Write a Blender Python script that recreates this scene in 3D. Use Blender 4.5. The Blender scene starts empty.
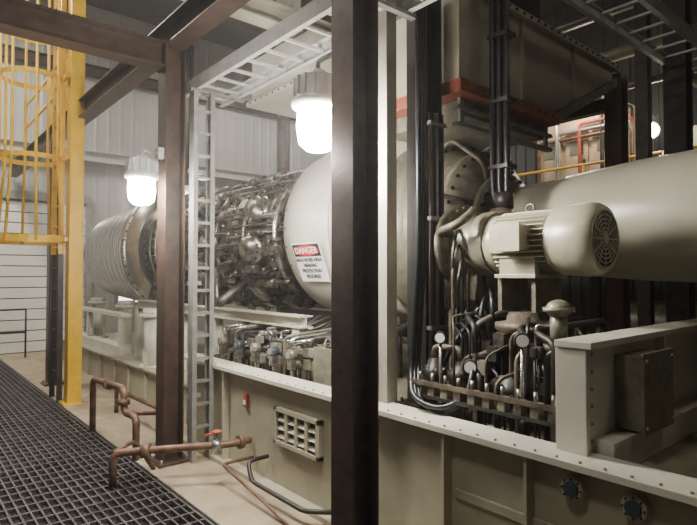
import bpy, bmesh, math, random
from mathutils import Vector, Matrix
random.seed(7)
V=Vector
# ------------------------------------------------------------ materials
def mat(name,col,rough=.5,metal=0.,var=.35,scale=4.,dark=None,bump=.0,fine=False):
    m=bpy.data.materials.new(name); m.use_nodes=True
    nt=m.node_tree; bs=nt.nodes['Principled BSDF']
    tc=nt.nodes.new('ShaderNodeTexCoord')
    n=nt.nodes.new('ShaderNodeTexNoise'); n.inputs['Scale'].default_value=scale
    n.inputs['Detail'].default_value=6; n.inputs['Roughness'].default_value=.65
    nt.links.new(tc.outputs['Object'],n.inputs['Vector'])
    r=nt.nodes.new('ShaderNodeValToRGB')
    d=dark or tuple(c*(1-var) for c in col)
    r.color_ramp.elements[0].position=.35; r.color_ramp.elements[1].position=.62
    r.color_ramp.elements[0].color=(*d,1); r.color_ramp.elements[1].color=(*col,1)
    nt.links.new(n.outputs['Fac'],r.inputs['Fac'])
    nt.links.new(r.outputs['Color'],bs.inputs['Base Color'])
    bs.inputs['Roughness'].default_value=rough; bs.inputs['Metallic'].default_value=metal
    if bump:
        b=nt.nodes.new('ShaderNodeBump'); b.inputs['Strength'].default_value=bump; b.inputs['Distance'].default_value=.01
        n2=nt.nodes.new('ShaderNodeTexNoise'); n2.inputs['Scale'].default_value=scale*6
        nt.links.new(tc.outputs['Object'],n2.inputs['Vector'])
        nt.links.new(n2.outputs['Fac'],b.inputs['Height']); nt.links.new(b.outputs['Normal'],bs.inputs['Normal'])
    return m
def emit(name,col,s):
    m=bpy.data.materials.new(name); m.use_nodes=True
    bs=m.node_tree.nodes['Principled BSDF']
    bs.inputs['Base Color'].default_value=(*col,1)
    bs.inputs['Emission Color'].default_value=(*col,1); bs.inputs['Emission Strength'].default_value=s
    return m
BEIGE=mat('beige_paint',(.40,.37,.27),.42,0,.28,1.6)
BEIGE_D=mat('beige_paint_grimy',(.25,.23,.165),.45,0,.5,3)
CREAM=mat('cream_paint',(.60,.575,.48),.35,0,.15,1.5)
PIPEP=mat('pipe_paint',(.36,.335,.26),.34,0,.2,1.2)
PRIMER=mat('brown_primer_steel',(.070,.040,.028),.38,.2,.55,6,bump=.1)
GALV=mat('galvanised_steel',(.36,.36,.34),.42,.55,.3,9)
GALVL=mat('galvanised_light',(.56,.56,.53),.42,.3,.2,9)
CHAN=mat('channel_paint',(.46,.43,.36),.38,.3,.25,5)
YEL=mat('safety_yellow',(.82,.50,.02),.42,0,.2,4)
DARKST=mat('dark_steel',(.05,.045,.042),.45,.5,.4,8)
GRATE=mat('grating_steel',(.11,.10,.10),.5,.5,.4,5)
BLACK=mat('black_rubber_and_recess_dark',(.012,.012,.013),.38,0,.3,8)
TURB=mat('turbine_casing',(.46,.42,.36),.30,.85,.6,9,dark=(.10,.085,.07),bump=.2)
TURB2=mat('turbine_heat_stained',(.23,.205,.17),.34,.8,.5,12,dark=(.05,.042,.034),bump=.2)
STEEL=mat('bright_steel',(.60,.58,.54),.26,.9,.3,10)
ALU=mat('ribbed_aluminium',(.80,.79,.76),.27,.6,.12,3)
ALUD=mat('aluminium_seam',(.30,.29,.27),.4,.6,.2,3)
RUST=mat('rusty_iron',(.16,.125,.09),.55,.35,.6,11,dark=(.04,.033,.027),bump=.3)
RPIPE=mat('rust_brown_pipe',(.20,.105,.065),.5,.25,.55,10,dark=(.07,.04,.028),bump=.2)
GREYG=mat('olive_grey_paint',(.22,.205,.15),.38,.15,.5,6)
MOTOR=mat('motor_paint',(.44,.41,.30),.36,.1,.25,5)
CONC=mat('concrete_curb',(.36,.29,.195),.8,0,.35,3)
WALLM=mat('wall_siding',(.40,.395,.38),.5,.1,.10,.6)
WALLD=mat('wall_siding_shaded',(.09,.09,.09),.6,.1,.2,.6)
DOORM=mat('door_panel',(.80,.79,.74),.5,0,.08,1)
RED=mat('red_paint',(.45,.08,.04),.5,0,.3,4)
ORNG=mat('orange_red_primer',(.30,.075,.035),.5,0,.35,5)
WHITE=mat('white_sign',(.80,.80,.78),.5,0,.05,2)
SRED=mat('sign_red',(.62,.03,.03),.5,0,.05,2)
SBLK=mat('sign_black',(.015,.015,.015),.5,0,.05,2)
GLOW=emit('lamp_glass',(1,.96,.88),300)
GLOWS=emit('lamp_glass_far',(1,.92,.78),160)
BLUE=mat('blue_cap',(.04,.05,.07),.35,0,.2,5)
CEIL=mat('ceiling_metal',(.10,.10,.10),.6,.1,.2,1)
# ------------------------------------------------------------ builder
class B:
    def __init__(s,name): s.name=name; s.bm=bmesh.new(); s.m=[]
    def mi(s,m):
        if m not in s.m: s.m.append(m)
        return s.m.index(m)
    def _tag(s,vs,m,sm):
        i=s.mi(m); fs=set(f for v in vs for f in v.link_faces)
        for f in fs:
            f.material_index=i; f.smooth= sm and len(f.verts)<=4
    def box(s,c,sz,m,M=None):
        T=Matrix.Translation(V(c))@(M or Matrix.Identity(4))@Matrix.Diagonal((*sz,1))
        r=bmesh.ops.create_cube(s.bm,size=1,matrix=T); s._tag(r['verts'],m,False)
    def bb(s,a,b,m):
        a=V(a);b=V(b); s.box((a+b)/2,[abs(x) for x in (b-a)],m)
    def cyl(s,a,b,r,m,n=20,r2=None):
        a=V(a);b=V(b);d=b-a
        q=d.to_track_quat('Z','Y').to_matrix().to_4x4()
        T=Matrix.Translation((a+b)/2)@q
        x=bmesh.ops.create_cone(s.bm,cap_ends=True,segments=n,radius1=r,radius2=r if r2 is None else r2,depth=d.length,matrix=T)
        s._tag(x['verts'],m,True)
    def sph(s,c,r,m,sc=(1,1,1)):
        T=Matrix.Translation(V(c))@Matrix.Diagonal((*sc,1))
        x=bmesh.ops.create_uvsphere(s.bm,u_segments=20,v_segments=12,radius=r,matrix=T); s._tag(x['verts'],m,True)
    def prism(s,poly,xa,xb,m):
        i=s.mi(m); A=[s.bm.verts.new((xa,y,z)) for y,z in poly]; C=[s.bm.verts.new((xb,y,z)) for y,z in poly]; n=len(poly)
        fs=[s.bm.faces.new(A),s.bm.faces.new(C[::-1])]+[s.bm.faces.new((A[k],C[k],C[(k+1)%n],A[(k+1)%n])) for k in range(n)]
        for f in fs: f.material_index=i
    def lathe(s,o,ax,prof,m,n=56):
        o=V(o);ax=V(ax).normalized()
        u=ax.orthogonal().normalized(); w=ax.cross(u)
        rings=[]
        for t,r in prof:
            rings.append([s.bm.verts.new(o+ax*t+(u*math.cos(2*math.pi*k/n)+w*math.sin(2*math.pi*k/n))*max(r,.0005)) for k in range(n)])
        i=s.mi(m)
        for a,b in zip(rings,rings[1:]):
            for k in range(n):
                f=s.bm.faces.new((a[k],a[(k+1)%n],b[(k+1)%n],b[k])); f.material_index=i; f.smooth=True
        for rg in (rings[0][::-1],rings[-1]):
            f=s.bm.faces.new(rg); f.material_index=i
    def tor(s,c,ax,R,r,m,n=40,k=8):
        c=V(c);ax=V(ax).normalized();u=ax.orthogonal().normalized();w=ax.cross(u)
        s.tube([c+(u*math.cos(2*math.pi*j/n)+w*math.sin(2*math.pi*j/n))*R for j in range(n)],r,m,k,closed=True,rnd=0)
    def tube(s,pts,r,m,k=10,closed=False,rnd=.08):
        pts=[V(p) for p in pts]
        if rnd and not closed and len(pts)>2:
            o=[pts[0]]
            for a,b,c in zip(pts,pts[1:],pts[2:]):
                l=min(rnd,(b-a).length*.45,(c-b).length*.45)
                p=b+(a-b).normalized()*l;q=b+(c-b).normalized()*l
                for j in range(6):
                    t=j/5; o.append(p*(1-t)**2+b*2*t*(1-t)+q*t*t)
            o.append(pts[-1]); pts=o
        N=len(pts); i=s.mi(m); rings=[]; nrm=None
        for j,p in enumerate(pts):
            if closed: d=pts[(j+1)%N]-pts[j-1]
            else: d=pts[min(j+1,N-1)]-pts[max(j-1,0)]
            d.normalize()
            if nrm is None: nrm=d.orthogonal().normalized()
            else:
                nrm=nrm-d*nrm.dot(d); nrm.normalize()
            w=d.cross(nrm)
            rings.append([s.bm.verts.new(p+(nrm*math.cos(2*math.pi*q/k)+w*math.sin(2*math.pi*q/k))*r) for q in range(k)])
        prs=list(zip(rings,rings[1:]))+([(rings[-1],rings[0])] if closed else [])
        for a,b in prs:
            off=0
            if closed and a is rings[-1]:
                off=min(range(k),key=lambda o:(a[0].co-b[o].co).length)
            for q in range(k):
                f=s.bm.faces.new((a[q],a[(q+1)%k],b[(q+1+off)%k],b[(q+off)%k])); f.material_index=i; f.smooth=True
        if not closed:
            for rg in (rings[0][::-1],rings[-1]):
                f=s.bm.faces.new(rg); f.material_index=i
    def hbeam(s,a,b,h,w,m,up=(0,0,1),tf=.014,tw=.01):
        a=V(a);b=V(b);x=(b-a).normalized();u=V(up);u=(u-x*u.dot(x)).normalized();y=u.cross(x)
        M=Matrix((x,y,u)).transposed().to_4x4(); L=(b-a).length;c=(a+b)/2
        s.box(c+u*(h/2-tf/2),(L,w,tf),m,M); s.box(c-u*(h/2-tf/2),(L,w,tf),m,M); s.box(c,(L,tw,h-2*tf),m,M)
    def bolts(s,c,ax,R,n,r,h,m,ph=0):
        c=V(c);ax=V(ax).normalized();u=ax.orthogonal().normalized();w=ax.cross(u)
        for j in range(n):
            t=2*math.pi*j/n+ph; p=c+(u*math.cos(t)+w*math.sin(t))*R
            s.cyl(p-ax*h/2,p+ax*h/2,r,m,6)
    def ladder(s,a,b,wv,m,step=.25,sh=.09,th=.02,rung=.03,up=(0,0,1)):
        a=V(a);b=V(b);wv=V(wv);x=(b-a).normalized();y=wv.normalized();u=x.cross(y)
        M=Matrix((x,y,u)).transposed().to_4x4();L=(b-a).length
        for o in (V((0,0,0)),wv):
            s.box((a+b)/2+o,(L,th,sh),m,M)
            s.box((a+b)/2+o+u*(sh/2)+(y*.012 if o.length==0 else -y*.012),(L,.045,.006),m,M)
            s.box((a+b)/2+o-u*(sh/2)+(y*.012 if o.length==0 else -y*.012),(L,.045,.006),m,M)
        n=int(L/step)
        for j in range(n):
            s.box(a+x*(step*(j+.5))+wv/2-u*(sh*.25),(rung,wv.length,.022),m,M)
    def done(s,bevel=0,parent=None):
        bmesh.ops.recalc_face_normals(s.bm,faces=s.bm.faces)
        vs=[v.co for v in s.bm.verts]
        c=V(((min(v.x for v in vs)+max(v.x for v in vs))/2,(min(v.y for v in vs)+max(v.y for v in vs))/2,min(v.z for v in vs)))
        for v in s.bm.verts: v.co-=c
        me=bpy.data.meshes.new(s.name); s.bm.to_mesh(me); s.bm.free()
        for m in s.m: me.materials.append(m)
        o=bpy.data.objects.new(s.name,me); bpy.context.collection.objects.link(o); o.location=c
        if bevel:
            md=o.modifiers.new('bevel','BEVEL'); md.width=bevel; md.segments=2; md.limit_method='ANGLE'; md.angle_limit=.7
        if parent:
            o.parent=parent; o.matrix_parent_inverse=Matrix.Translation(parent.location).inverted()
        return o
H=1.8
# ------------------------------------------------------------ room shell
x0,x1,y0,y1,zc=-14.5,4.5,-3.5,13.0,8.6
b=B('floor'); b.bb((x0,y0,-.35),(x1,y1,-.12),DARKST)
b.bb((x0,1.85,-.12),(x1,y1,0.0),CONC); b.done()
b=B('floor_grating')
y=y0
while y<1.84: b.bb((x0,y,-.035),(x1,y+.014,0),GRATE); y+=.07
x=x0
while x<x1: b.bb((x,y0,-.03),(x+.022,1.84,-.002),GRATE); x+=.16
b.bb((x0,1.80,-.12),(x1,1.85,.0),GRATE)
for xx in range(-14,5,2): b.bb((xx,y0,-.12),(xx+.08,1.84,-.036),GRATE)
b.done()
def siding(name,a,bp,nrm,m,h=zc,pitch=.3,dep=.03):
    bb_=B(name); a=V(a);bp=V(bp);L=(bp-a).length;d=(bp-a).normalized();n=V(nrm);pts=[];t=0
    while t<L:
        for q,o in ((0,0),(pitch*.67,0),(pitch*.74,dep),(pitch*.93,dep)):
            if t+q<=L: pts.append(a+d*(t+q)+n*o)
        t+=pitch
    pts.append(bp)
    i=bb_.mi(m); lo=[bb_.bm.verts.new(p+V((0,0,-.12))) for p in pts]; hi=[bb_.bm.verts.new(p+V((0,0,h))) for p in pts]
    for k in range(len(pts)-1):
        bb_.bm.faces.new((lo[k],lo[k+1],hi[k+1],hi[k])).material_index=i
    c=(a+bp)/2-n*.1+V((0,0,h/2-.06)); 
    bb_.box(c,(L if abs(d.x)>.5 else .1, L if abs(d.y)>.5 else .1,h+.1),m)
    return bb_.done()
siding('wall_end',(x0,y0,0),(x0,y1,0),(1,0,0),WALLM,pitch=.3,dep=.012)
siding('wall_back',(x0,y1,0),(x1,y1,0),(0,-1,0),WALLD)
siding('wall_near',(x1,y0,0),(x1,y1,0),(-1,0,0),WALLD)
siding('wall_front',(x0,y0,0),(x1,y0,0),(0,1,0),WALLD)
b=B('ceiling'); b.bb((x0,y0,zc),(x1,y1,zc+.15),CEIL); b.done()
for n,z in enumerate((4.75,6.9)):
    b=B('trim_%d'%(n+1)); b.hbeam((x0+.16,y0,z),(x0+.16,y1,z),.26,.18,GALVL if n==0 else PRIMER,tf=.02); b.done()
for yy in (6.2,9.4):
    b=B('building_column'); b.hbeam((x0+.3,yy,0),(x0+.3,yy,zc),.3,.25,PRIMER,up=(0,1,0)); b.bb((x0+.1,yy-.2,0),(x0+.5,yy+.2,.03),PRIMER); b.done()
b=B('door_1')
for j in range(14):
    b.bb((x0+.04,.2,.02+j*.25),(x0+.09,3.7,.245+j*.25),DOORM)
b.bb((x0+.04,.08,0),(x0+.14,.2,3.7),GALV);b.bb((x0+.04,3.7,0),(x0+.14,3.82,3.7),GALV);b.bb((x0+.04,.08,3.55),(x0+.16,3.82,3.75),GALV)
b.done(.005)
DAY=emit('daylight_glazing',(.95,.93,.88),4.0)
b=B('window_1'); b.bb((x0+.05,4.5,1.1),(x0+.08,6.0,2.6),DAY)
for a_,c_ in (((x0+.04,4.42,1.02),(x0+.12,4.5,2.68)),((x0+.04,6.0,1.02),(x0+.12,6.08,2.68)),((x0+.04,4.5,1.02),(x0+.12,6,1.1)),((x0+.04,4.5,2.6),(x0+.12,6,2.68)),((x0+.05,5.23,1.1),(x0+.1,5.27,2.6))): b.bb(a_,c_,GALV)
b.done()
# ------------------------------------------------------------ enclosure structure
def column(xx,yy,z0,z1,s=.2,m=PRIMER,nm='steel_column'):
    b=B(nm); b.hbeam((xx,yy,z0),(xx,yy,z1),s,s,m,up=(0,1,0))
    b.bb((xx-.16,yy-.16,z0),(xx+.16,yy+.16,z0+.025),m)
    for i in (-1,1):
        for j in (-1,1): b.cyl((xx+.125*i,yy+.125*j,z0+.02),(xx+.125*i,yy+.125*j,z0+.06),.014,GALV,6)
    return b.done(.003)
column(-5.15,2.1,0,4.02)
column(-2.41,2.1,0,4.02)
column(-10,2.1,0,4.0)
column(-2.74,3.09,.825,4.0,.19,DARKST,'enclosure_post')
b=B('overhead_beam'); b.hbeam((-5.15,-3.4,3.93),(-5.15,2.0,3.93),.24,.2,PRIMER); b.bb((-5.26,1.99,3.8),(-5.04,2.005,4.06),PRIMER); b.done()
b=B('overhead_beam'); b.hbeam((-14.3,2.1,4.15),(4.4,2.1,4.15),.25,.2,PRIMER); b.done()
b=B('overhead_beam'); b.hbeam((-4.62,2.21,4.42),(-4.62,8,4.42),.2,.2,CREAM); b.done()
b=B('roof_girder'); b.hbeam((-9.5,-3.4,7.0),(-9.5,12.9,7.0),.4,.25,PRIMER); 
for k in range(5): b.hbeam((-9.5,-2+3*k,7.2),(-9.5+.01,-2+3*k,8.6),.1,.1,PRIMER,up=(0,1,0))
b.done()
# cable trays
b=B('cable_tray'); b.ladder((-5.35,2.28,3.69),(-.9,2.28,3.69),(0,.46,0),GALVL,step=.28,sh=.12)
for xx in (-5.0,-2.6): b.bb((xx,2.21,3.6),(xx+.05,2.8,3.625),GALV)
b.done()
b=B('cable_ladder'); b.ladder((-4.98,2.24,.0),(-4.98,2.24,3.6),(0,.20,0),GALV,step=.22,sh=.1)
for z in (.6,1.7,2.8): b.bb((-5.04,2.22,z),(-5.02,2.36,z+.04),GALV)
b.done()
b=B('cable_tray'); b.ladder((-2.2,2.3,4.12),(-2.2,8.6,4.12),(.42,0,0),GALVL,step=.3,sh=.11); b.done()
b=B('cable_tray'); b.ladder((-1.45,3.2,4.5),(-1.45,8.6,4.5),(.42,0,0),GALV,step=.3,sh=.11)
b.done()
b=B('channel_post')
b.bb((-2.89,2.60,.925),(-2.65,2.615,4.05),CHAN); b.bb((-2.89,2.615,.925),(-2.875,2.70,4.05),CHAN); b.bb((-2.665,2.615,.925),(-2.65,2.70,4.05),CHAN)
for z in (1.2,1.9,2.6,3.3): b.cyl((-2.77,2.605,z),(-2.77,2.59,z),.012,DARKST,6)
b.done(.002)
b=B('electrical_conduit')
for i,yy in enumerate((3.02,3.08,3.14)):
    b.cyl((-2.615,yy,.82),(-2.615,yy,3.0),.018,(PRIMER,GALV,DARKST)[i],10)
for z in (1.4,2.2,2.9): b.bb((-2.635,2.99,z),(-2.59,3.17,z+.03),GALV)
b.done()
# ------------------------------------------------------------ skid
b=B('equipment_skid')
YF=2.5;ZT=.925
b.bb((-5.7,YF+.02,.04),(1.2,YF+.06,ZT-.02),BEIGE)
b.bb((-5.7,5.6,.04),(1.2,5.64,ZT-.02),BEIGE)
b.bb((-5.7,YF+.02,.04),(-5.64,5.64,ZT-.02),BEIGE); b.bb((1.16,YF,.04),(1.2,5.64,ZT-.02),BEIGE)
b.bb((-5.75,YF-.07,ZT-.035),(1.2,YF+.16,ZT),CREAM)
b.bb((-5.7,YF-.08,.0),(1.2,YF+.16,.04),BEIGE)
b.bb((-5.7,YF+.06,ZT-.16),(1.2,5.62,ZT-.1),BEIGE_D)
for xx in (-4.75,-2.95,-2.05,-1.52,-.75,-.3,.4):
    b.bb((xx,YF-.05,.04),(xx+.018,YF+.02,ZT-.035),BEIGE)
b.bb((-2.0,YF-.0,.52),(1.1,YF+.02,.57),BEIGE)
for xx in (-1.28,-1.0): 
    b.cyl((xx,YF-.03,.79),(xx,YF+.03,.79),.055,BEIGE,24); b.cyl((xx,YF-.045,.79),(xx,YF-.025,.79),.035,BLUE,24); b.bolts((xx,YF-.03,.79),(0,1,0),.046,8,.005,.02,DARKST)
for j in range(60):
    xx=-5.6+j*.115; b.cyl((xx,YF-.04,ZT-.002),(xx,YF-.04,ZT+.01),.008,GALV,6)
b.done(.003)
b=B('louver_vent')
lx0,lx1,lz0,lz1=-3.87,-3.25,.40,.70
for a_,c_ in (((lx0,2.47,lz0),(lx1,2.52,lz0+.03)),((lx0,2.47,lz1-.03),(lx1,2.52,lz1)),((lx0,2.47,lz0),(lx0+.03,2.52,lz1)),((lx1-.03,2.47,lz0),(lx1,2.52,lz1))): b.bb(a_,c_,BEIGE)
for k in range(4):
    xx=lx0+.03+(k+.5)*.14; b.bb((xx-.018+.07,2.475,lz0+.03),(xx+.018+.07,2.515,lz1-.03),BEIGE)
    for j in range(3):
        z=lz0+.07+j*.07; b.box((xx,2.5,z),(.12,.05,.008),BEIGE,Matrix.Rotation(.8,4,'X'))
b.bb((lx0+.01,2.505,lz0+.01),(lx1-.01,2.519,lz1-.01),BLACK)  # black sheet paints in the darkness behind the slats
b.done()
b=B('valve_tag'); b.bb((-4.42,2.49,.60),(-4.36,2.52,.72),RED); b.bb((-4.41,2.485,.62),(-4.37,2.49,.66),WHITE); b.done()
b=B('bulkhead_panel')
X=-1.27
b.bb((X-.05,2.60,ZT-.1),(X,4.7,1.44),CREAM)
b.bb((X-.14,2.56,1.44),(X+.05,4.7,1.475),CREAM)
b.bb((X-.14,2.57,ZT),(X+.02,2.60,1.44),CREAM)
b.bb((X,3.48,ZT-.1),(X+.05,3.50,1.44),CREAM)
b.bb((X,2.68,ZT-.1),(X+.10,4.7,ZT+.06),CREAM)
for k in range(6): b.cyl((X+.0,2.66,.98+k*.085),(X+.012,2.66,.98+k*.085),.01,GALV,6)
b.done(.004)
b=B('junction_box')
b.bb((X+.0,2.92,1.0),(X+.14,3.28,1.38),GREYG); b.bb((X+.14,2.90,.985),(X+.155,3.30,1.40),GREYG)
for z in (1.02,1.36):
    for yy in (2.93,3.27): b.cyl((X+.15,yy,z),(X+.165,yy,z),.012,GALV,8)
b.done(.004)
# ------------------------------------------------------------ turbine train (axis along X)
YA,ZA=4.2,2.25
AX=(1,0,0)
b=B('exhaust_diffuser_duct')
N=22
for i in range(N):
    t=i/N; xx=-12.9+t*3.34; r=.93+.17*t; w_=3.34/N
    b.lathe((0,YA,ZA),AX,[(xx,r-.01),(xx,r),(xx+w_*.3,r+.012),(xx+w_*.7,r+.012),(xx+w_*.96,r+.004),(xx+w_*.96,r-.02)],ALU,64)
    b.lathe((0,YA,ZA),AX,[(xx+w_*.93,r-.02),(xx+w_*.93,r+.022),(xx+w_*1.06,r+.022),(xx+w_*1.06,r-.02)],ALUD if i%2 else STEEL,64)
b.lathe((0,YA,ZA),AX,[(-9.56,1.1),(-9.56,1.2),(-9.50,1.2),(-9.50,1.1)],STEEL,64)
b.lathe((0,YA,ZA),AX,[(-9.36,1.1),(-9.36,1.18),(-9.31,1.18),(-9.31,.6)],STEEL,64)
b.lathe((0,YA,ZA),AX,[(-9.52,1.12),(-9.45,1.08),(-9.40,1.12),(-9.34,1.08)],TURB2,64)
b.bolts((-9.53,YA,ZA),AX,1.16,48,.016,.11,DARKST)
b.done()
b=B('gas_turbine')
pr=[(-9.4,.45),(-9.3,.98),(-9.0,1.0),(-8.9,.92),(-8.4,.88),(-8.35,.95),(-8.28,.95),(-8.25,.84),(-7.7,.80),(-7.65,.88),(-7.58,.88),(-7.55,.78),(-6.95,.75),(-6.9,.85),(-6.8,.85),(-6.78,.77),(-6.3,.80),(-6.25,.88),(-6.15,.88),(-6.1,.80),(-5.6,.72),(-5.55,.82),(-5.45,.82),(-5.42,.68),(-5.1,.66)]
b.lathe((0,YA,ZA),AX,pr,TURB2,64)
for xx,R in ((-8.315,.92),(-7.615,.85),(-6.85,.82),(-6.2,.85),(-5.5,.79)): b.bolts((xx,YA,ZA),AX,R,44,.016,.14,STEEL)
def pol(xx,R,a): return V((xx,YA-R*math.cos(a),ZA+R*math.sin(a)))
for xx,R in ((-8.65,.90),(-8.0,.83),(-7.25,.78),(-6.55,.79),(-5.85,.77)):
    for k in range(26):
        a=2*math.pi*k/26; b.box(pol(xx,R,a),(.16,.11,.05),TURB if k%3 else TURB2,Matrix.Rotation(-a+math.pi/2,4,'X'))
        if k%2: b.cyl(pol(xx,R,a),pol(xx,R+.08,a),.028,TURB2,10)
for i,xx in enumerate((-8.8,-8.62,-8.1,-7.95,-7.8)):
    R=.97-.025*i
    b.tor((xx,YA,ZA),AX,R,.018,TURB if i%2 else TURB2,56,6)
    for k in range(44):
        a=2*math.pi*k/44; b.cyl(pol(xx,R,a),pol(xx+.07,R-.07,a),.009,TURB,5)
for xx,R,r,m_ in ((-6.6,.90,.03,TURB),(-5.9,.86,.026,TURB2),(-5.3,.80,.04,TURB),(-7.3,.86,.022,STEEL)):
    b.tor((xx,YA,ZA),AX,R,r,m_,56,8)
for k in range(30):
    a=2*math.pi*k/30+.05
    b.tube([pol(-6.6,.90,a),pol(-6.5,.96,a+.03),pol(-6.38,.93,a+.05),pol(-6.33,.78,a+.05)],.014,TURB2,6,rnd=.04)
    b.cyl(pol(-6.36,.78,a+.05),pol(-6.36,.88,a+.05),.036,TURB,8)
def hug(x_a,x_b,R,a0,a1,r,m_):
    pts=[pol(x_a,R-.14,a0)]
    n1=8
    if random.random()<.6:
        pts+= [pol(x_a,R,a0),pol(x_b,R,a0)]+[pol(x_b,R,a0+(a1-a0)*j/n1) for j in range(1,n1+1)]
    else:
        pts+= [pol(x_a,R,a0+(a1-a0)*j/n1) for j in range(n1+1)]+[pol(x_b,R,a1)]
        x_a=x_b
    pts.append(pts[-1]+(V((pts[-1].x,YA,ZA))-pts[-1]).normalized()*.14)
    b.tube(pts,r,m_,7,rnd=.04)
for k in range(70):
    xs=random.uniform(-8.8,-5.9); L=random.uniform(.3,1.4); a0=random.uniform(-1.2,1.5)
    hug(xs,min(xs+L,-5.2),random.uniform(.86,.92),a0,a0+random.uniform(-.4,.4),random.choice((.010,.014,.02,.03)),random.choice((STEEL,TURB,TURB2,TURB2,TURB2,DARKST)))
for k in range(90):
    a=random.uniform(-1.3,1.5); xx=random.uniform(-8.7,-5.25); p=pol(xx,.87,a)
    M=Matrix.Rotation(-a+math.pi/2,4,'X')
    if k%2: b.box(p,(random.uniform(.08,.24),random.uniform(.07,.18),random.uniform(.08,.16)),random.choice((TURB2,TURB2,DARKST,TURB,STEEL)),M)
    else:
        b.cyl(pol(xx-.1,.90,a),pol(xx+.12,.90,a),random.uniform(.035,.065),random.choice((DARKST,TURB,TURB2)),14); b.cyl(pol(xx,.6,a),pol(xx,.90,a),.025,DARKST,8)
for a in (-.5,.0,.55):
    b.tube([pol(-7.2,.6,a),pol(-7.2,.98,a),pol(-6.7,1.0,a)],.06,TURB,14,rnd=.15); b.lathe(pol(-6.7,1.0,a),AX,[(0,.085),(.05,.085),(.05,.03),(.08,.03)],STEEL,20)
for a,xx in ((.42,-5.72),(-.15,-5.75),(.1,-8.05)):
    b.lathe(pol(xx,.76,a),(0,-math.cos(a),math.sin(a)),[(0,.19),(.12,.19),(.12,.15),(.2,.14),(.22,.05)],TURB,28); b.bolts(pol(xx,.88,a),(0,-math.cos(a),math.sin(a)),.17,12,.012,.03,DARKST)
for xx in (-8.7,-6.85):
    b.tube([(xx,YA-.75,ZA-.1),(xx,YA-.98,ZA-.84)],.05,TURB2,12); b.tube([(xx,YA-.75,ZA-.1),(xx+.5,YA-1.0,ZA-.84)],.04,TURB2,12)
b.tube([(-6.2,YA-.6,ZA-.5),(-6.2,YA-1.1,ZA-.84)],.06,TURB2,12)
b.done()
b=B('turbine_mount_frame')
b.hbeam((-9.0,3.12,1.34),(-4.3,3.12,1.34),.12,.16,CREAM); b.hbeam((-9.0,5.2,1.34),(-4.3,5.2,1.34),.12,.16,CREAM)
for xx in (-5.5,-4.4):
    b.hbeam((xx,3.12,.825),(xx,3.12,1.28),.12,.12,CREAM,up=(0,1,0)); b.hbeam((xx,5.2,.825),(xx,5.2,1.28),.12,.12,CREAM,up=(0,1,0))
for xx in (-8.9,-7.2,-6.2):
    b.hbeam((xx,3.12,.48),(xx,3.12,1.28),.12,.12,CREAM,up=(0,1,0)); b.hbeam((xx,5.2,.48),(xx,5.2,1.28),.12,.12,CREAM,up=(0,1,0))
b.done()
b=B('auxiliary_base_frame')
b.bb((-12.9,2.8,0),(-5.9,2.86,.45),BEIGE); b.bb((-12.9,5.5,0),(-5.9,5.56,.45),BEIGE); b.bb((-12.9,2.74,.45),(-5.9,5.6,.48),BEIGE)
for k in range(10): b.bb((-12.6+k*.7,2.76,0),(-12.58+k*.7,2.8,.45),BEIGE)
b.bb((-12.95,2.74,0),(-12.9,5.6,.48),BEIGE)
b.bb((-12.5,2.9,.48),(-9.2,3.1,.62),CREAM)
for xx in (-12.4,-11.3,-9.4): b.hbeam((xx,3.0,.62),(xx,3.0,1.1),.1,.1,CREAM,up=(0,1,0))
b.bb((-12.5,2.92,1.1),(-9.2,3.08,1.16),CREAM)
b.done(.003)
for xx,yy in ((-7.75,2.92),(-10.4,3.4),(-12.2,3.4)):
    b=B('support_pedestal'); zt=1.2
    b.cyl((xx,yy,.48),(xx,yy,zt),.13,CREAM,24); b.cyl((xx,yy,zt),(xx,yy,zt+.05),.2,CREAM,28); b.cyl((xx,yy,.48),(xx,yy,.52),.2,CREAM,28)
    b.bolts((xx,yy,zt+.05),(0,0,1),.17,10,.016,.04,GALV)
    b.cyl((xx,yy,zt+.05),(xx,yy,zt+.12),.15,CREAM,24)
    for a in range(4):
        b.box((xx+.15*math.cos(a*1.571+.5),yy+.15*math.sin(a*1.571+.5),.62),(.1,.012,.22),CREAM,Matrix.Rotation(a*1.571+.5,4,'Z'))
    b.done()
b=B('turbine_housing')
b.lathe((0,YA,ZA+.05),AX,[(-5.1,.55),(-5.1,.72),(-5.04,.86),(-4.9,.95),(-4.7,.985),(-4.3,.99),(-3.75,.97),(-3.62,.9),(-3.6,.5)],CREAM,72)
b.lathe((0,YA,ZA+.05),AX,[(-4.02,.98),(-4.02,1.04),(-3.96,1.04),(-3.96,.98)],CREAM,72)
b.bolts((-3.99,YA,ZA+.05),AX,1.01,44,.013,.1,GALV)
for k in range(30):
    a=k/30*2*math.pi; p=V((-4.85,YA-.965*math.cos(a),ZA+.05+.965*math.sin(a))); q=V((0,-math.cos(a),math.sin(a))); b.cyl(p,p+q*.012,.012,GALV,6)
b.hbeam((-4.2,3.6,.825),(-4.2,3.6,1.6),.14,.14,CREAM,up=(0,1,0)); b.hbeam((-4.2,4.8,.825),(-4.2,4.8,1.6),.14,.14,CREAM,up=(0,1,0))
b.done()
ta=math.radians(22)
c=V((-4.43,3.262,1.93)); R=Matrix.Rotation(math.pi/2+ta,4,'X'); n=(R@V((0,0,1)))
b=B('danger_sign')
b.box(c,(.46,.42,.006),WHITE,R)
up=R@V((0,1,0))
b.box(c+up*.13+n*.004,(.44,.13,.004),SBLK,R)
T=Matrix.Translation(c+up*.13+n*.008)@R@Matrix.Diagonal((1,.29,1,1))
r_=bmesh.ops.create_cone(b.bm,cap_ends=True,segments=40,radius1=.20,radius2=.20,depth=.004,matrix=T); b._tag(r_['verts'],SRED,False)
b.box(c-n*.02,(.3,.2,.04),GALV,R)
sg=b.done()
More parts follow.
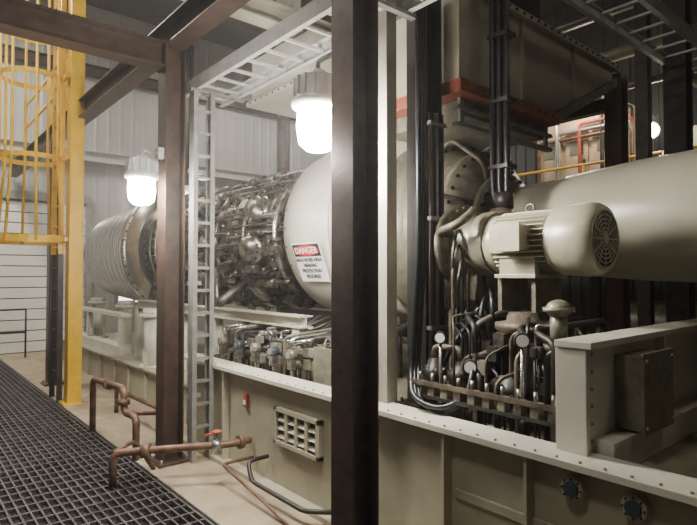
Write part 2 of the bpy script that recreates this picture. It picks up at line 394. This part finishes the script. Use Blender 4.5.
def text(t,off,size,m,par,base,Rm,nn,upv,name,sx=1):
    cu=bpy.data.curves.new(name,'FONT'); cu.body=t; cu.size=size; cu.align_x='CENTER'; cu.align_y='CENTER'; cu.extrude=.0008; cu.offset=.0012
    o=bpy.data.objects.new(name,cu); bpy.context.collection.objects.link(o); cu.materials.append(m)
    o.matrix_world=Matrix.Translation(base+upv*off+nn*.012)@Rm
    o.parent=par; o.matrix_parent_inverse=Matrix.Translation(par.location).inverted()
text('DANGER',.13,.094,WHITE,sg,c,R,n,up,'sign_header_text')
for k,t in enumerate(('HIGH NOISE AREA','HEARING','PROTECTION','REQUIRED')):
    text(t,.03-k*.06,.052,SBLK,sg,c,R,n,up,'sign_line_%d'%(k+1))
b=B('coupling_housing')
b.lathe((0,YA,ZA),AX,[(-3.58,.5),(-3.58,.86),(-3.54,.86),(-3.53,.76),(-3.3,.72),(-3.28,.80),(-3.2,.80),(-3.19,.70),(-3.0,.62),(-2.98,.68),(-2.92,.68),(-2.9,.52),(-2.80,.42)],GREYG,64)
b.bolts((-3.24,YA,ZA),AX,.76,36,.018,.13,DARKST); b.bolts((-2.95,YA,ZA),AX,.64,30,.015,.1,DARKST)
for k in range(8):
    a=k*.785+.3; b.tube([pol(-3.2,.78,a),pol(-3.05,.86,a),pol(-2.8,.6,a),pol(-2.82,.4,a)],.02,RUST,8)
b.hbeam((-3.3,3.9,.825),(-3.3,3.9,1.6),.16,.2,GREYG,up=(0,1,0)); b.hbeam((-3.3,4.5,.825),(-3.3,4.5,1.6),.16,.2,GREYG,up=(0,1,0))
b.done()
b=B('large_process_pipe')
b.lathe((0,YA,ZA-.05),AX,[(-2.78,.34),(-2.6,.36),(-2.2,.39),(-1.6,.44),(-1.2,.455),(1.3,.455),(1.35,.44)],PIPEP,64)
b.lathe((0,YA,ZA-.05),AX,[(-2.78,.36),(-2.78,.50),(-2.72,.50),(-2.72,.36)],GREYG,56); b.bolts((-2.75,YA,ZA-.05),AX,.46,26,.016,.12,DARKST)
b.lathe((0,YA,ZA-.05),AX,[(-1.0,.455),(-1.0,.462),(-.985,.462),(-.985,.455)],BEIGE_D,56)
for xx in (-.9,.8):
    b.hbeam((xx,YA,.825),(xx,YA,1.8),.2,.2,BEIGE,up=(0,1,0)); b.bb((xx-.1,YA-.4,1.70),(xx+.1,YA+.4,1.78),BEIGE)
b.done()
# ------------------------------------------------------------ electric motor
b=B('electric_motor')
my,mz,mr=3.3,2.02,.2
DX=.07
b.lathe((DX,my,mz),AX,[(-2.3,.08),(-2.3,.20),(-2.24,.20),(-2.22,.17),(-1.86,.17),(-1.85,.20),(-1.8,.21)],MOTOR,40)
for k in range(36):
    a=k*2*math.pi/36; 
    b.box((-2.04+DX,my-.19*math.cos(a),mz+.19*math.sin(a)),(.38,.04,.007),MOTOR,Matrix.Rotation(-a,4,'X'))
b.lathe((DX,my,mz),AX,[(-1.80,.222),(-1.64,.23),(-1.585,.224),(-1.55,.20),(-1.548,.18),(-1.56,.175)],MOTOR,48)
b.cyl((-1.60+DX,my,mz),(-1.552+DX,my,mz),.18,BLACK,40)  # black disc paints in the shade inside the fan cowl
for q in range(6): b.tor((-1.548+DX,my,mz),AX,.04+q*.027,.005,MOTOR,40,5)
for q in range(12):
    a=q*math.pi/6; b.cyl((-1.548+DX,my,mz),(-1.548+DX,my-.18*math.cos(a),mz+.18*math.sin(a)),.005,MOTOR,5)
b.cyl((-1.56+DX,my,mz),(-1.54+DX,my,mz),.03,MOTOR,20)
b.bb((-2.15+DX,my-.30,mz-.06),(-1.95+DX,my-.15,mz+.10),MOTOR); b.bb((-2.16+DX,my-.315,mz-.07),(-1.94+DX,my-.30,mz+.11),MOTOR)
b.bb((-2.2+DX,my-.2,mz-.24),(-1.9+DX,my+.2,mz-.215),MOTOR); b.bb((-2.18+DX,my-.17,mz-.22),(-1.92+DX,my-.11,mz-.1),MOTOR); b.bb((-2.18+DX,my+.11,mz-.22),(-1.92+DX,my+.17,mz-.1),MOTOR)
b.tor((-2.05+DX,my,mz+.23),(0,1,0),.03,.008,GREYG,20,6)
b.bb((-2.2+DX,my-.16,1.56),(-2.17+DX,my+.16,mz-.22),GREYG); b.bb((-1.95+DX,my-.16,1.56),(-1.92+DX,my+.16,mz-.22),GREYG)
b.done(.002)
b=B('accessory_gearbox')
b.lathe((0,3.32,2.02),AX,[(-2.58,.24),(-2.58,.31),(-2.52,.31),(-2.5,.24),(-2.36,.2),(-2.34,.23),(-2.235,.23)],GREYG,44)
b.bolts((-2.55,3.32,2.02),AX,.285,20,.012,.09,TURB)
b.bb((-2.56,3.25,1.62),(-2.4,3.75,2.0),GREYG)
b.lathe((-2.35,3.5,2.1),(0,0,1),[(0,.14),(.12,.14),(.12,.17),(.16,.17),(.16,.1),(.2,.07)],RUST,26)
b.tube([(-2.5,3.1,2.1),(-2.5,2.95,2.1),(-2.3,2.95,2.15),(-2.3,3.1,2.25)],.03,RUST,10)
for k in range(7):
    y_=3.05+random.random()*.5; z_=1.7+random.random()*.4
    b.tube([(-2.5,3.4,z_),(-2.42,y_,z_+.1),(-2.38,y_-.1,z_-.1),(-2.45,y_,1.4)],.013,random.choice((DARKST,BLACK,RUST)),7)
b.bb((-2.58,3.3,.825),(-2.40,3.7,.88),GREYG); b.bb((-2.56,3.35,.88),(-2.45,3.6,1.64),GREYG)
b.done(.004)
b=B('lube_oil_pump')
px,py=-1.98,3.2
b.lathe((px,py,.825),(0,0,1),[(0,.18),(.05,.18),(.05,.12),(.2,.12),(.22,.17),(.27,.17),(.28,.13),(.36,.15),(.6,.15),(.62,.18),(.66,.18),(.67,.11),(.73,.09)],RUST,32)
for k in range(14):
    a=k*.449; b.box((px+.155*math.cos(a),py+.155*math.sin(a),1.3),(.03,.01,.24),RUST,Matrix.Rotation(a,4,'Z'))
b.lathe((px+.02,py-.14,1.05),(0,-1,0),[(0,.09),(.08,.09),(.08,.12),(.11,.12),(.11,.05),(.16,.05)],DARKST,24)
b.bolts((px,py,1.07),(0,0,1),.15,10,.012,.07,TURB)
b.tube([(px+.12,py,1.0),(px+.3,py,1.0),(px+.3,py+.1,.825)],.04,GREYG,12)
b.tube([(px-.1,py,1.0),(px-.3,py+.02,1.0),(px-.3,py+.02,1.5)],.04,GREYG,12)
b.tube([(px,py-.25,1.05),(px+.22,py-.32,1.05),(px+.22,py-.3,1.5),(px+.1,py-.1,1.52)],.014,BLACK,8)
b.done()
b=B('pressure_filter')
for xx,yy in ((-2.50,2.92),(-2.3,2.95)):
    b.lathe((xx,yy,.825),(0,0,1),[(0,.05),(.04,.08),(.26,.08),(.28,.09),(.32,.09),(.34,.06),(.40,.04)],DARKST,24); b.bolts((xx,yy,1.13),(0,0,1),.08,8,.008,.06,RUST)
b.tube([(-2.5,2.92,1.2),(-2.5,2.92,1.3),(-2.3,2.95,1.3),(-2.3,2.95,1.2)],.025,RUST,10)
b.done()
def gauge(xx,yy,z0,z,r=.045):
    b=B('pressure_gauge'); b.cyl((xx,yy,z0),(xx,yy,z),.012,STEEL,8); b.cyl((xx-.015,yy+.02,z),(xx+.02,yy-.03,z),r,DARKST,24); b.cyl((xx+.019,yy-.028,z),(xx+.022,yy-.033,z),r*.8,WHITE,24); b.bb((xx-.02,yy-.02,z0+.05),(xx+.02,yy+.02,z0+.12),DARKST); b.done()
gauge(-1.75,2.82,.825,1.42); gauge(-2.12,2.82,.825,1.22); gauge(-2.38,2.84,.825,1.38,.04)
b=B('control_valve')
q=(-1.62,3.0)
b.tube([(*q,.825),(*q,1.35)],.035,GREYG,12); b.sph((*q,1.05),.075,RUST); b.cyl((*q,1.35),(*q,1.4),.09,RUST,20); b.cyl((*q,1.4),(*q,1.58),.05,GREYG,16)
b.sph((q[0],q[1],1.60),.075,GREYG,(1,1,.75)); b.cyl((*q,1.585),(*q,1.61),.09,GREYG,24)
b.tube([(q[0]-.05,q[1],1.5),(q[0]-.12,q[1]-.05,1.5),(q[0]-.12,q[1]-.05,1.2),(q[0],q[1],1.15)],.01,STEEL,7,rnd=.03)
b.done()
b=B('instrument_tubing')
for k in range(20):
    xx=random.uniform(-2.3,-1.48); y_=random.uniform(2.8,3.1); z_=random.uniform(1.1,1.5)
    b.tube([(xx,y_,.825),(xx,y_,z_),(xx+random.uniform(-.25,.25),y_+.1,z_+.05),(xx+random.uniform(-.1,.1),3.5,z_+.1),(xx,3.55,.825)],random.choice((.008,.012,.02)),random.choice((RUST,DARKST,DARKST,BLACK,GREYG)),7,rnd=.06)
for k in range(14):
    xx=random.uniform(-2.4,-1.5); y_=random.uniform(2.84,3.0); z_=random.uniform(1.0,1.35); s_=random.uniform(.04,.08)
    b.bb((xx,y_,z_),(xx+s_,y_+s_,z_+s_*1.3),random.choice((DARKST,RUST,GREYG,TURB2))); b.cyl((xx+s_/2,y_+s_/2,.825),(xx+s_/2,y_+s_/2,z_+.01),.008,DARKST,6)
b.done()
b=B('power_cable_bundle')
for i,(dx,dy) in enumerate(((0,0),(.055,.01),(.02,.055),(-.035,.04),(-.05,-.01))):
    b.tube([(-2.35+dx,3.5+dy,5.2),(-2.35+dx,3.5+dy,2.45),(-2.33+dx*.6,3.5+dy*.6,2.3)],.026,BLACK,10)
for z in (2.6,3.1,3.6): b.bb((-2.43,3.46,z),(-2.26,3.59,z+.03),DARKST)
b.cyl((-2.33,3.52,2.3),(-2.33,3.52,2.42),.07,DARKST,16)
b.done()
b=B('flexible_cables')
for k in range(3):
    o=.035*k
    b.tube([(-2.56,2.82+o,4.3),(-2.56,2.82+o,2.0),(-2.56,2.74+o,1.15),(-2.42+o,2.60,1.0-.02*k),(-2.2+o,2.62+o,.96),(-2.08,2.74,1.05),(-2.1,2.85,1.3)],.017,BLACK,8,rnd=.25)
for k in range(2):
    b.tube([(-2.80,2.52,1.5),(-2.7+.03*k,2.45,1.1),(-2.78,2.42,.80-.05*k),(-2.95,2.42,.95-.04*k),(-2.98,2.6,1.3)],.012,BLACK,8,rnd=.2)
b.done()
b=B('hydraulic_hoses')
for k in range(5):
    y_=2.98+.05*k
    b.tube([(-2.50+.07*k,y_,.825),(-2.48+.07*k,y_,1.2+.1*k),(-2.3,y_+.1,1.5+.06*k),(-2.18,y_+.1,1.35),(-2.13,3.15,1.1)],.016,BLACK,8,rnd=.2)
b.done()
b=B('instrument_manifold')
b.bb((-2.5,2.67,1.0),(-1.45,2.76,1.02),DARKST); b.bb((-2.5,2.67,1.08),(-1.45,2.68,1.11),RUST)
for k in range(10):
    xx=-2.46+k*.105
    b.bb((xx,2.68,1.02),(xx+.05,2.74,1.10),RUST if k%2 else GREYG); b.cyl((xx+.025,2.70,1.09),(xx+.025,2.70,1.16),.012,TURB,8)
for xx in (-2.45,-2.0,-1.5): b.bb((xx,2.68,.825),(xx+.03,2.74,1.0),DARKST)
b.done()
# ------------------------------------------------------------ instruments & piping below turbine
b=B('lube_oil_piping')
for k in range(40):
    xx=-5.45+k*.05; y_=random.uniform(2.8,3.0); z_=random.uniform(.98,1.22)
    b.tube([(xx,y_,.825),(xx,y_,z_),(xx+random.uniform(-.2,.3),y_+.05,z_+.03),(xx+.1,3.3,z_+.05),(xx+.1,3.6,1.35)],random.choice((.010,.016,.026)),random.choice((STEEL,GREYG,DARKST,RUST,DARKST,TURB2)),8,rnd=.06)
b.tube([(-5.5,2.9,.98),(-3.4,2.9,.98)],.035,GREYG,12)
b.tube([(-5.5,2.98,1.15),(-3.4,2.98,1.15)],.022,STEEL,12)
for k in range(7): b.cyl((-5.4+k*.3,2.9,.98),(-5.36+k*.3,2.9,.98),.06,DARKST,16)
for k in range(18):
    xx=random.uniform(-5.4,-3.6); z=random.uniform(.93,1.15); b.bb((xx,2.82,z),(xx+random.uniform(.05,.12),2.88,z+random.uniform(.05,.1)),random.choice((DARKST,RUST,GALV,GREYG)))
b.bb((-5.5,3.7,.825),(-3.6,3.74,1.4),DARKST)
b.done()
for k,xx in enumerate((-5.3,-4.95,-4.62,-4.3,-4.0)):
    b=B('pressure_transmitter'); yy=2.74
    b.cyl((xx,yy,.825),(xx,yy,1.05),.014,STEEL,8); b.cyl((xx,yy-.04,1.09),(xx,yy+.04,1.09),.045,BLUE if k%2 else GREYG,20); b.bb((xx-.03,yy-.03,.96),(xx+.03,yy+.03,1.05),TURB); b.cyl((xx,yy-.045,1.09),(xx,yy-.038,1.09),.03,GALV,20); b.done()
b=B('terminal_box'); b.bb((-3.7,2.78,.825),(-3.42,2.95,1.18),GREYG); b.bb((-3.71,2.765,.83),(-3.41,2.78,1.19),GREYG); b.cyl((-3.56,2.86,1.18),(-3.56,2.86,1.26),.03,STEEL,12); b.done(.004)
# ------------------------------------------------------------ overhead ducts
b=B('air_inlet_plenum')
b.prism([(3.27,3.28),(4.62,3.28),(5.9,3.9),(5.9,4.05),(3.27,4.05)],-4.3,-2.55,BEIGE)
b.bb((-4.35,3.23,3.18),(-2.50,4.68,3.28),ORNG)
b.prism([(4.66,3.20),(4.66,3.29),(5.95,3.92),(5.95,3.83)],-4.33,-2.52,BEIGE_D)
b.bb((-4.35,3.23,4.0),(-2.50,5.95,4.06),BEIGE)
for k in range(24):
    yy=3.3+k*.113; b.cyl((-2.5,yy,4.03),(-2.485,yy,4.03),.014,DARKST,6)
    if yy<4.6: b.cyl((-2.5,yy,3.235),(-2.488,yy,3.235),.012,DARKST,6)
for yy in (4.1,5.0): b.bb((-2.55,yy,3.5 if yy>4.5 else 3.3),(-2.52,yy+.04,4.0),BEIGE)
b.bb((-4.0,3.5,4.06),(-3.1,5.4,8.58),DARKST)
b.bb((-3.5,3.4,3.05),(-2.62,4.6,3.18),GREYG)
for z in (2.95,3.08): b.bb((-2.64,3.3,z),(-2.58,4.7,z+.03),GALV)
for yy in (3.35,4.6): b.bb((-2.63,yy,2.95),(-2.6,yy+.05,3.2),GALV)
b.done(.004)
b=B('ventilation_hood')
b.bb((-5.5,3.2,3.8),(-4.76,5.4,4.3),CREAM); b.bb((-4.76,3.2,3.8),(-4.36,5.4,4.28),CREAM); b.bb((-5.55,3.15,3.76),(-4.36,5.45,3.81),CREAM)
for k in range(9): b.cyl((-5.45+k*.12,3.15,3.785),(-5.45+k*.12,3.14,3.785),.012,DARKST,6)
b.bb((-5.3,3.4,4.3),(-4.8,5.2,8.58),BEIGE_D)
b.done(.004)
b=B('duct_support_frame')
b.hbeam((-5.8,6.1,3.70),(-2.6,6.1,3.70),.14,.12,PRIMER)
b.hbeam((-5.8,6.1,0),(-5.8,6.1,3.7),.18,.18,PRIMER,up=(0,1,0)); b.hbeam((-2.6,6.1,0),(-2.6,6.1,4.0),.18,.18,PRIMER,up=(0,1,0))
b.done()
# ------------------------------------------------------------ lamps
def jar(xx,yy,z,s,bx):
    b=B('jelly_jar_lamp')
    b.lathe((xx,yy,z),(0,0,1),[(.10*s,.12*s),(.11*s,.17*s),(.15*s,.175*s),(.17*s,.15*s),(.30*s,.14*s),(.33*s,.07*s),(.36*s,.04*s)],GALVL,28)
    for k in range(16):
        a=k*math.pi/8; b.box((xx+.15*s*math.cos(a),yy+.15*s*math.sin(a),z+.235*s),(.03*s,.006,.12*s),GALVL,Matrix.Rotation(a,4,'Z'))
    b.lathe((xx,yy,z),(0,0,1),[(-.17*s,.02),(-.165*s,.08*s),(-.12*s,.125*s),(-.02*s,.14*s),(.11*s,.13*s)],GLOW,24)
    b.tube([(xx,yy,z+.34*s),(xx,yy,z+.42*s),(bx[0],bx[1],z+.42*s)],.018,GALV,8,rnd=.05)
    b.bb((bx[0]-.04,bx[1]-.03,z+.36*s),(bx[0]+.04,bx[1]+.03,z+.48*s),GALV)
    b.done()
jar(-5.06,1.78,2.60,.88,(-5.12,1.97))
jar(-2.80,2.12,2.78,1.0,(-2.55,2.12))
for p,e in (((-5.04,1.62,2.42),45),((-2.86,1.92,2.58),70),((-3.0,2.3,2.5),60),((-5.3,2.5,2.6),20)):  # the latter pair are extra fills added to brighten the turbine
    l=bpy.data.lights.new('lamp_and_fill_light','POINT'); l.energy=e; l.color=(1,.93,.82); l.shadow_soft_size=.1
    o=bpy.data.objects.new('lamp_and_fill_light',l); o.location=p; bpy.context.collection.objects.link(o)
# ------------------------------------------------------------ caged ladder
b=B('caged_ladder')
lx,ly=-8.35,1.95
b.bb((lx-.10,ly-.04,0),(lx+.10,ly+.14,6.4),YEL)
for o in (-.62,-.17):
    b.bb((lx+o-.01,ly-.12,2.1),(lx+o+.01,ly-.05,6.4),YEL)
k=2.2
while k<6.3:
    b.cyl((lx-.62,ly-.085,k),(lx-.17,ly-.085,k),.013,YEL,8); k+=.3
for o in (-.62,-.17): b.bb((lx+o-.015,ly-.12,0),(lx+o+.015,ly-.05,2.1),DARKST)
k=.4
while k<2.1:
    b.cyl((lx-.62,ly-.085,k),(lx-.17,ly-.085,k),.013,DARKST,8); k+=.3
cxx,cyy,cr=lx-.40,ly-.42,.40
def arc(z,r,t=.01,h=.06):
    n=22; pts=[]
    for i in range(n+1):
        a=math.radians(50-280*i/n); pts.append((cxx+r*math.cos(a),cyy+r*math.sin(a)))
    for p,q in zip(pts,pts[1:]):
        m_=((p[0]+q[0])/2,(p[1]+q[1])/2,z); L=math.dist(p,q); b.box(m_,(L+.01,t,h),YEL,Matrix.Rotation(math.atan2(q[1]-p[1],q[0]-p[0]),4,'Z'))
for z,r in ((2.3,.50),(3.45,.40),(4.6,.40),(5.3,.40)): arc(z,r,h=.10 if z<2.4 else .07)
for i in range(7):
    a=math.radians(40-260*i/6); c_,s_=math.cos(a),math.sin(a)
    b.tube([(cxx+.50*c_,cyy+.50*s_,2.27),(cxx+.40*c_,cyy+.40*s_,3.45),(cxx+.4*c_,cyy+.4*s_,6.3)],.021,YEL,6,rnd=0)
for z in (2.3,3.45,4.6): b.bb((lx-.8,ly-.1,z-.03),(lx+.1,ly-.06,z+.03),YEL)
b.bb((lx-.16,ly-.1,0),(lx+.16,ly+.14,.02),YEL)
b.done()
b=B('platform_guardrail')
for z in (4.6,5.1,5.6): b.cyl((-10.2,2.3,z),(-14.0,2.3,z),.03,YEL,10)
for t in range(4): b.cyl((-10.3-1.2*t,2.3,4.2),(-10.3-1.2*t,2.3,5.6),.03,YEL,10)
b.bb((-14.2,2.24,4.28),(-10.1,2.34,4.42),YEL)
b.done()
b=B('access_frame')
for xx,yy in ((-11.75,1.0),(-12.6,.3)): b.hbeam((xx,yy,0),(xx,yy,3.45),.18,.18,PRIMER,up=(0,1,0))
b.hbeam((-12.9,.05,3.5),(-11.4,1.29,3.5),.14,.12,PRIMER)
b.done()
b=B('handrail')
for z in (.55,1.05): b.cyl((-13.6,.4,z),(-13.6,2.3,z),.02,DARKST,8); 
for yy in (.4,1.3,2.3): b.cyl((-13.6,yy,0 if yy>2 else -.03),(-13.6,yy,1.05),.02,DARKST,8)
b.done()
# ------------------------------------------------------------ drain pipes beside walkway
b=B('drain_pipe')
b.tube([(-6.7,1.82,0),(-6.7,1.82,.6),(-5.62,1.82,.66),(-5.62,1.82,.42),(-5.38,1.86,.42),(-5.38,1.86,0)],.035,RPIPE,12,rnd=.09)
b.cyl((-6.15,1.82,.63),(-6.08,1.82,.634),.06,RPIPE,16); b.cyl((-5.62,1.82,.5),(-5.62,1.82,.56),.06,RPIPE,16)
b.tube([(-7.4,2.3,.3),(-5.7,2.3,.33),(-5.62,1.9,.4)],.028,RPIPE,12); b.cyl((-7.4,2.3,0),(-7.4,2.3,.33),.028,RPIPE,10)
b.done()
b=B('drain_pipe')
b.tube([(-4.84,1.48,-.02),(-4.84,1.48,.28),(-4.62,1.8,.30),(-4.3,2.3,.32),(-4.3,2.5,.32)],.032,RPIPE,12,rnd=.08)
b.tube([(-4.84,1.48,.28),(-5.02,1.72,.3),(-5.02,1.9,.0)],.02,RPIPE,10)
b.cyl((-4.70,1.67,.292),(-4.66,1.73,.295),.06,RPIPE,16)
b.cyl((-4.3,2.38,.32),(-4.3,2.42,.32),.06,RPIPE,16)
b.done()
b=B('ball_valve')
b.sph((-4.36,2.2,.315),.05,STEEL); b.cyl((-4.36,2.2,.34),(-4.36,2.2,.42),.012,STEEL,8); b.bb((-4.37,2.08,.415),(-4.35,2.22,.43),RED); b.cyl((-4.36,2.2,.43),(-4.36,2.2,.44),.045,RED,20); b.done()
b=B('small_drain_pipe')
b.tube([(-4.0,2.5,.25),(-4.0,2.3,.25),(-3.9,2.28,.12),(-3.2,2.3,.10),(-3.0,2.5,.1)],.018,DARKST,10,rnd=.06)
b.tube([(-4.25,2.5,.18),(-4.25,2.2,.18),(-3.6,2.2,.08),(-3.2,2.2,.0)],.014,RPIPE,10,rnd=.05)
b.done()
# ------------------------------------------------------------ background right
b=B('mezzanine_platform')
b.bb((-9,8.6,2.42),(3,12.2,2.52),DARKST); b.hbeam((-9,8.6,2.32),(3,8.6,2.32),.22,.12,PRIMER)
for xx in (-8.6,-5.6,-2.9,.2): b.hbeam((xx,8.7,0),(xx,8.7,2.4),.18,.18,PRIMER,up=(0,1,0)); b.hbeam((xx,12,0),(xx,12,2.4),.18,.18,PRIMER,up=(0,1,0))
b.done()
b=B('mezzanine_guardrail')
for z in (3.05,3.6): b.cyl((-9,8.62,z),(3,8.62,z),.024,YEL,8)
b.bb((-9,8.6,2.52),(3,8.61,2.64),YEL)
for k in range(11): b.cyl((-9+k*1.2,8.62,2.52),(-9+k*1.2,8.62,3.6),.026,YEL,8)
b.done()
PEACH=mat('warm_cabinet_paint',(.62,.48,.34),.5,0,.2,2)
b=B('ventilation_cabinet')
b.bb((-5.6,9.6,2.52),(-4.0,11,4.7),PEACH); b.bb((-5.65,9.55,4.66),(-3.95,11,4.8),CREAM)
for k in range(3): b.bb((-5.5+k*.5,9.57,2.7),(-5.08+k*.5,9.6,4.45),PEACH); b.cyl((-5.14+k*.5,9.55,3.6),(-5.14+k*.5,9.55,3.9),.02,DARKST,8); b.bb((-5.42+k*.5,9.555,4.0),(-5.16+k*.5,9.57,4.25),GREYG)
b.bb((-5.3,9.7,4.8),(-4.7,10.4,5.3),PEACH); b.cyl((-4.4,10,4.8),(-4.4,10,5.5),.12,GALV,16)
for k in range(4): b.tube([(-5.5+k*.4,9.5,2.52),(-5.5+k*.4,9.5,4.3+.12*k),(-3.8,9.5,4.3+.12*k),(-3.8,9.5,2.52)],.035,(RPIPE,GALV,RED,DARKST)[k],10)
b.done(.005)
b=B('control_cabinet'); b.bb((-3.3,9.8,2.52),(-1.9,10.8,4.2),BEIGE_D); b.bb((-3.25,9.78,2.65),(-2.62,9.8,4.1),BEIGE_D); b.bb((-2.58,9.78,2.65),(-1.95,9.8,4.1),BEIGE_D); b.cyl((-2.66,9.75,3.4),(-2.66,9.75,3.6),.015,STEEL,8); b.done(.005)
for xx,yy,z in ((-4.72,8.72,4.6),(-3.22,8.72,3.98)):
    b=B('floodlight'); b.cyl((xx,yy,2.52),(xx,yy,z-.08),.02,GALV,8); b.lathe((xx,yy,z),(.4,-1,-.15),[(-.15,.05),(-.02,.13),(.0,.13)],GALV,20); b.lathe((xx,yy,z),(.4,-1,-.15),[(.0,.11),(.03,.11),(.05,.06)],GLOWS,20)
    b.done()
    l=bpy.data.lights.new('floodlight_beam','POINT'); l.energy=55; l.color=(1,.85,.65); l.shadow_soft_size=.1
    o=bpy.data.objects.new('floodlight_beam',l); o.location=(xx+.1,9.1,z+.2); bpy.context.collection.objects.link(o)
b=B('steel_column'); b.hbeam((-2.1,6.45,0),(-2.1,6.45,8.5),.2,.22,DARKST,up=(0,1,0)); b.done()
b=B('steel_column'); b.hbeam((-1.85,7.0,0),(-1.85,7.0,8.5),.2,.22,DARKST,up=(0,1,0)); b.done()
b=B('pipe_rack')
for k,(yy,z) in enumerate(((7.9,4.96),(7.9,5.62),(8.0,4.5))):
    b.tube([(-9,yy,z),(3.5,yy,z)],.09-.02*k,(GREYG,DARKST,RUST)[k],12)
for xx in (-9,-3,3.4): b.hbeam((xx,7.9,0),(xx,7.9,5.6),.16,.16,DARKST,up=(0,1,0)); 
b.done()
b=B('storage_tank'); b.lathe((-7.5,10.6,0),(0,0,1),[(0,.8),(1.9,.8),(2.1,.5),(2.15,.1)],BEIGE_D,40); b.done()
b=B('lube_oil_cooler')
b.lathe((-4.2,10.1,.95),AX,[(0,.1),(.08,.4),(.15,.42),(3.2,.42),(3.28,.4),(3.35,.1)],GREYG,36)
for xx in (-3.6,-1.6): b.bb((xx,9.8,0),(xx+.2,10.4,.75),GREYG)
b.tube([(-2.8,10.1,1.3),(-2.8,10.1,1.75),(-.2,10.1,1.75),(-.2,10.1,0)],.09,BEIGE_D,14,rnd=.2)
b.done()
# ------------------------------------------------------------ added ceiling fill lights, with housings made up to carry them
def area(p,e,sz,rot=(0,0,0),col=(1,.93,.82)):
    l=bpy.data.lights.new('ceiling_fill_light','AREA'); l.energy=e; l.size=sz; l.color=col
    o=bpy.data.objects.new('ceiling_fill_light',l); o.location=p; o.rotation_euler=rot; bpy.context.collection.objects.link(o)
for xx,yy,e in ((-12.3,.5,470),(-7.5,0,200),(-1.5,-1.6,150),(-11.5,8.0,240),(-8,5.0,170),(1.5,4.5,35)):
    b=B('added_ceiling_fixture'); b.lathe((xx,yy,7.7),(0,0,1),[(0,.3),(.2,.16),(.4,.1),(.45,.03),(.9,.02)],GALV,24); b.done()
    area((xx,yy,7.6),e,.9)
w=bpy.data.worlds.new('world'); bpy.context.scene.world=w; w.use_nodes=True
w.node_tree.nodes['Background'].inputs[0].default_value=(.5,.5,.5,1); w.node_tree.nodes['Background'].inputs[1].default_value=.1
# added volume scatter imitating lens glow round the lamps and lifting the blacks
vw=w.node_tree.nodes.new('ShaderNodeVolumeScatter'); vw.inputs['Density'].default_value=.004; vw.inputs['Anisotropy'].default_value=.6
w.node_tree.links.new(vw.outputs[0],[nd for nd in w.node_tree.nodes if nd.type=='OUTPUT_WORLD'][0].inputs['Volume'])
# ------------------------------------------------------------ camera
cd=bpy.data.cameras.new('camera'); cam=bpy.data.objects.new('camera',cd); bpy.context.collection.objects.link(cam)
cd.sensor_width=36; cd.lens=27.9; cd.clip_end=200
cam.location=(0,0,H); cam.rotation_euler=(math.radians(91.33),0,math.radians(49.6))
bpy.context.scene.camera=cam
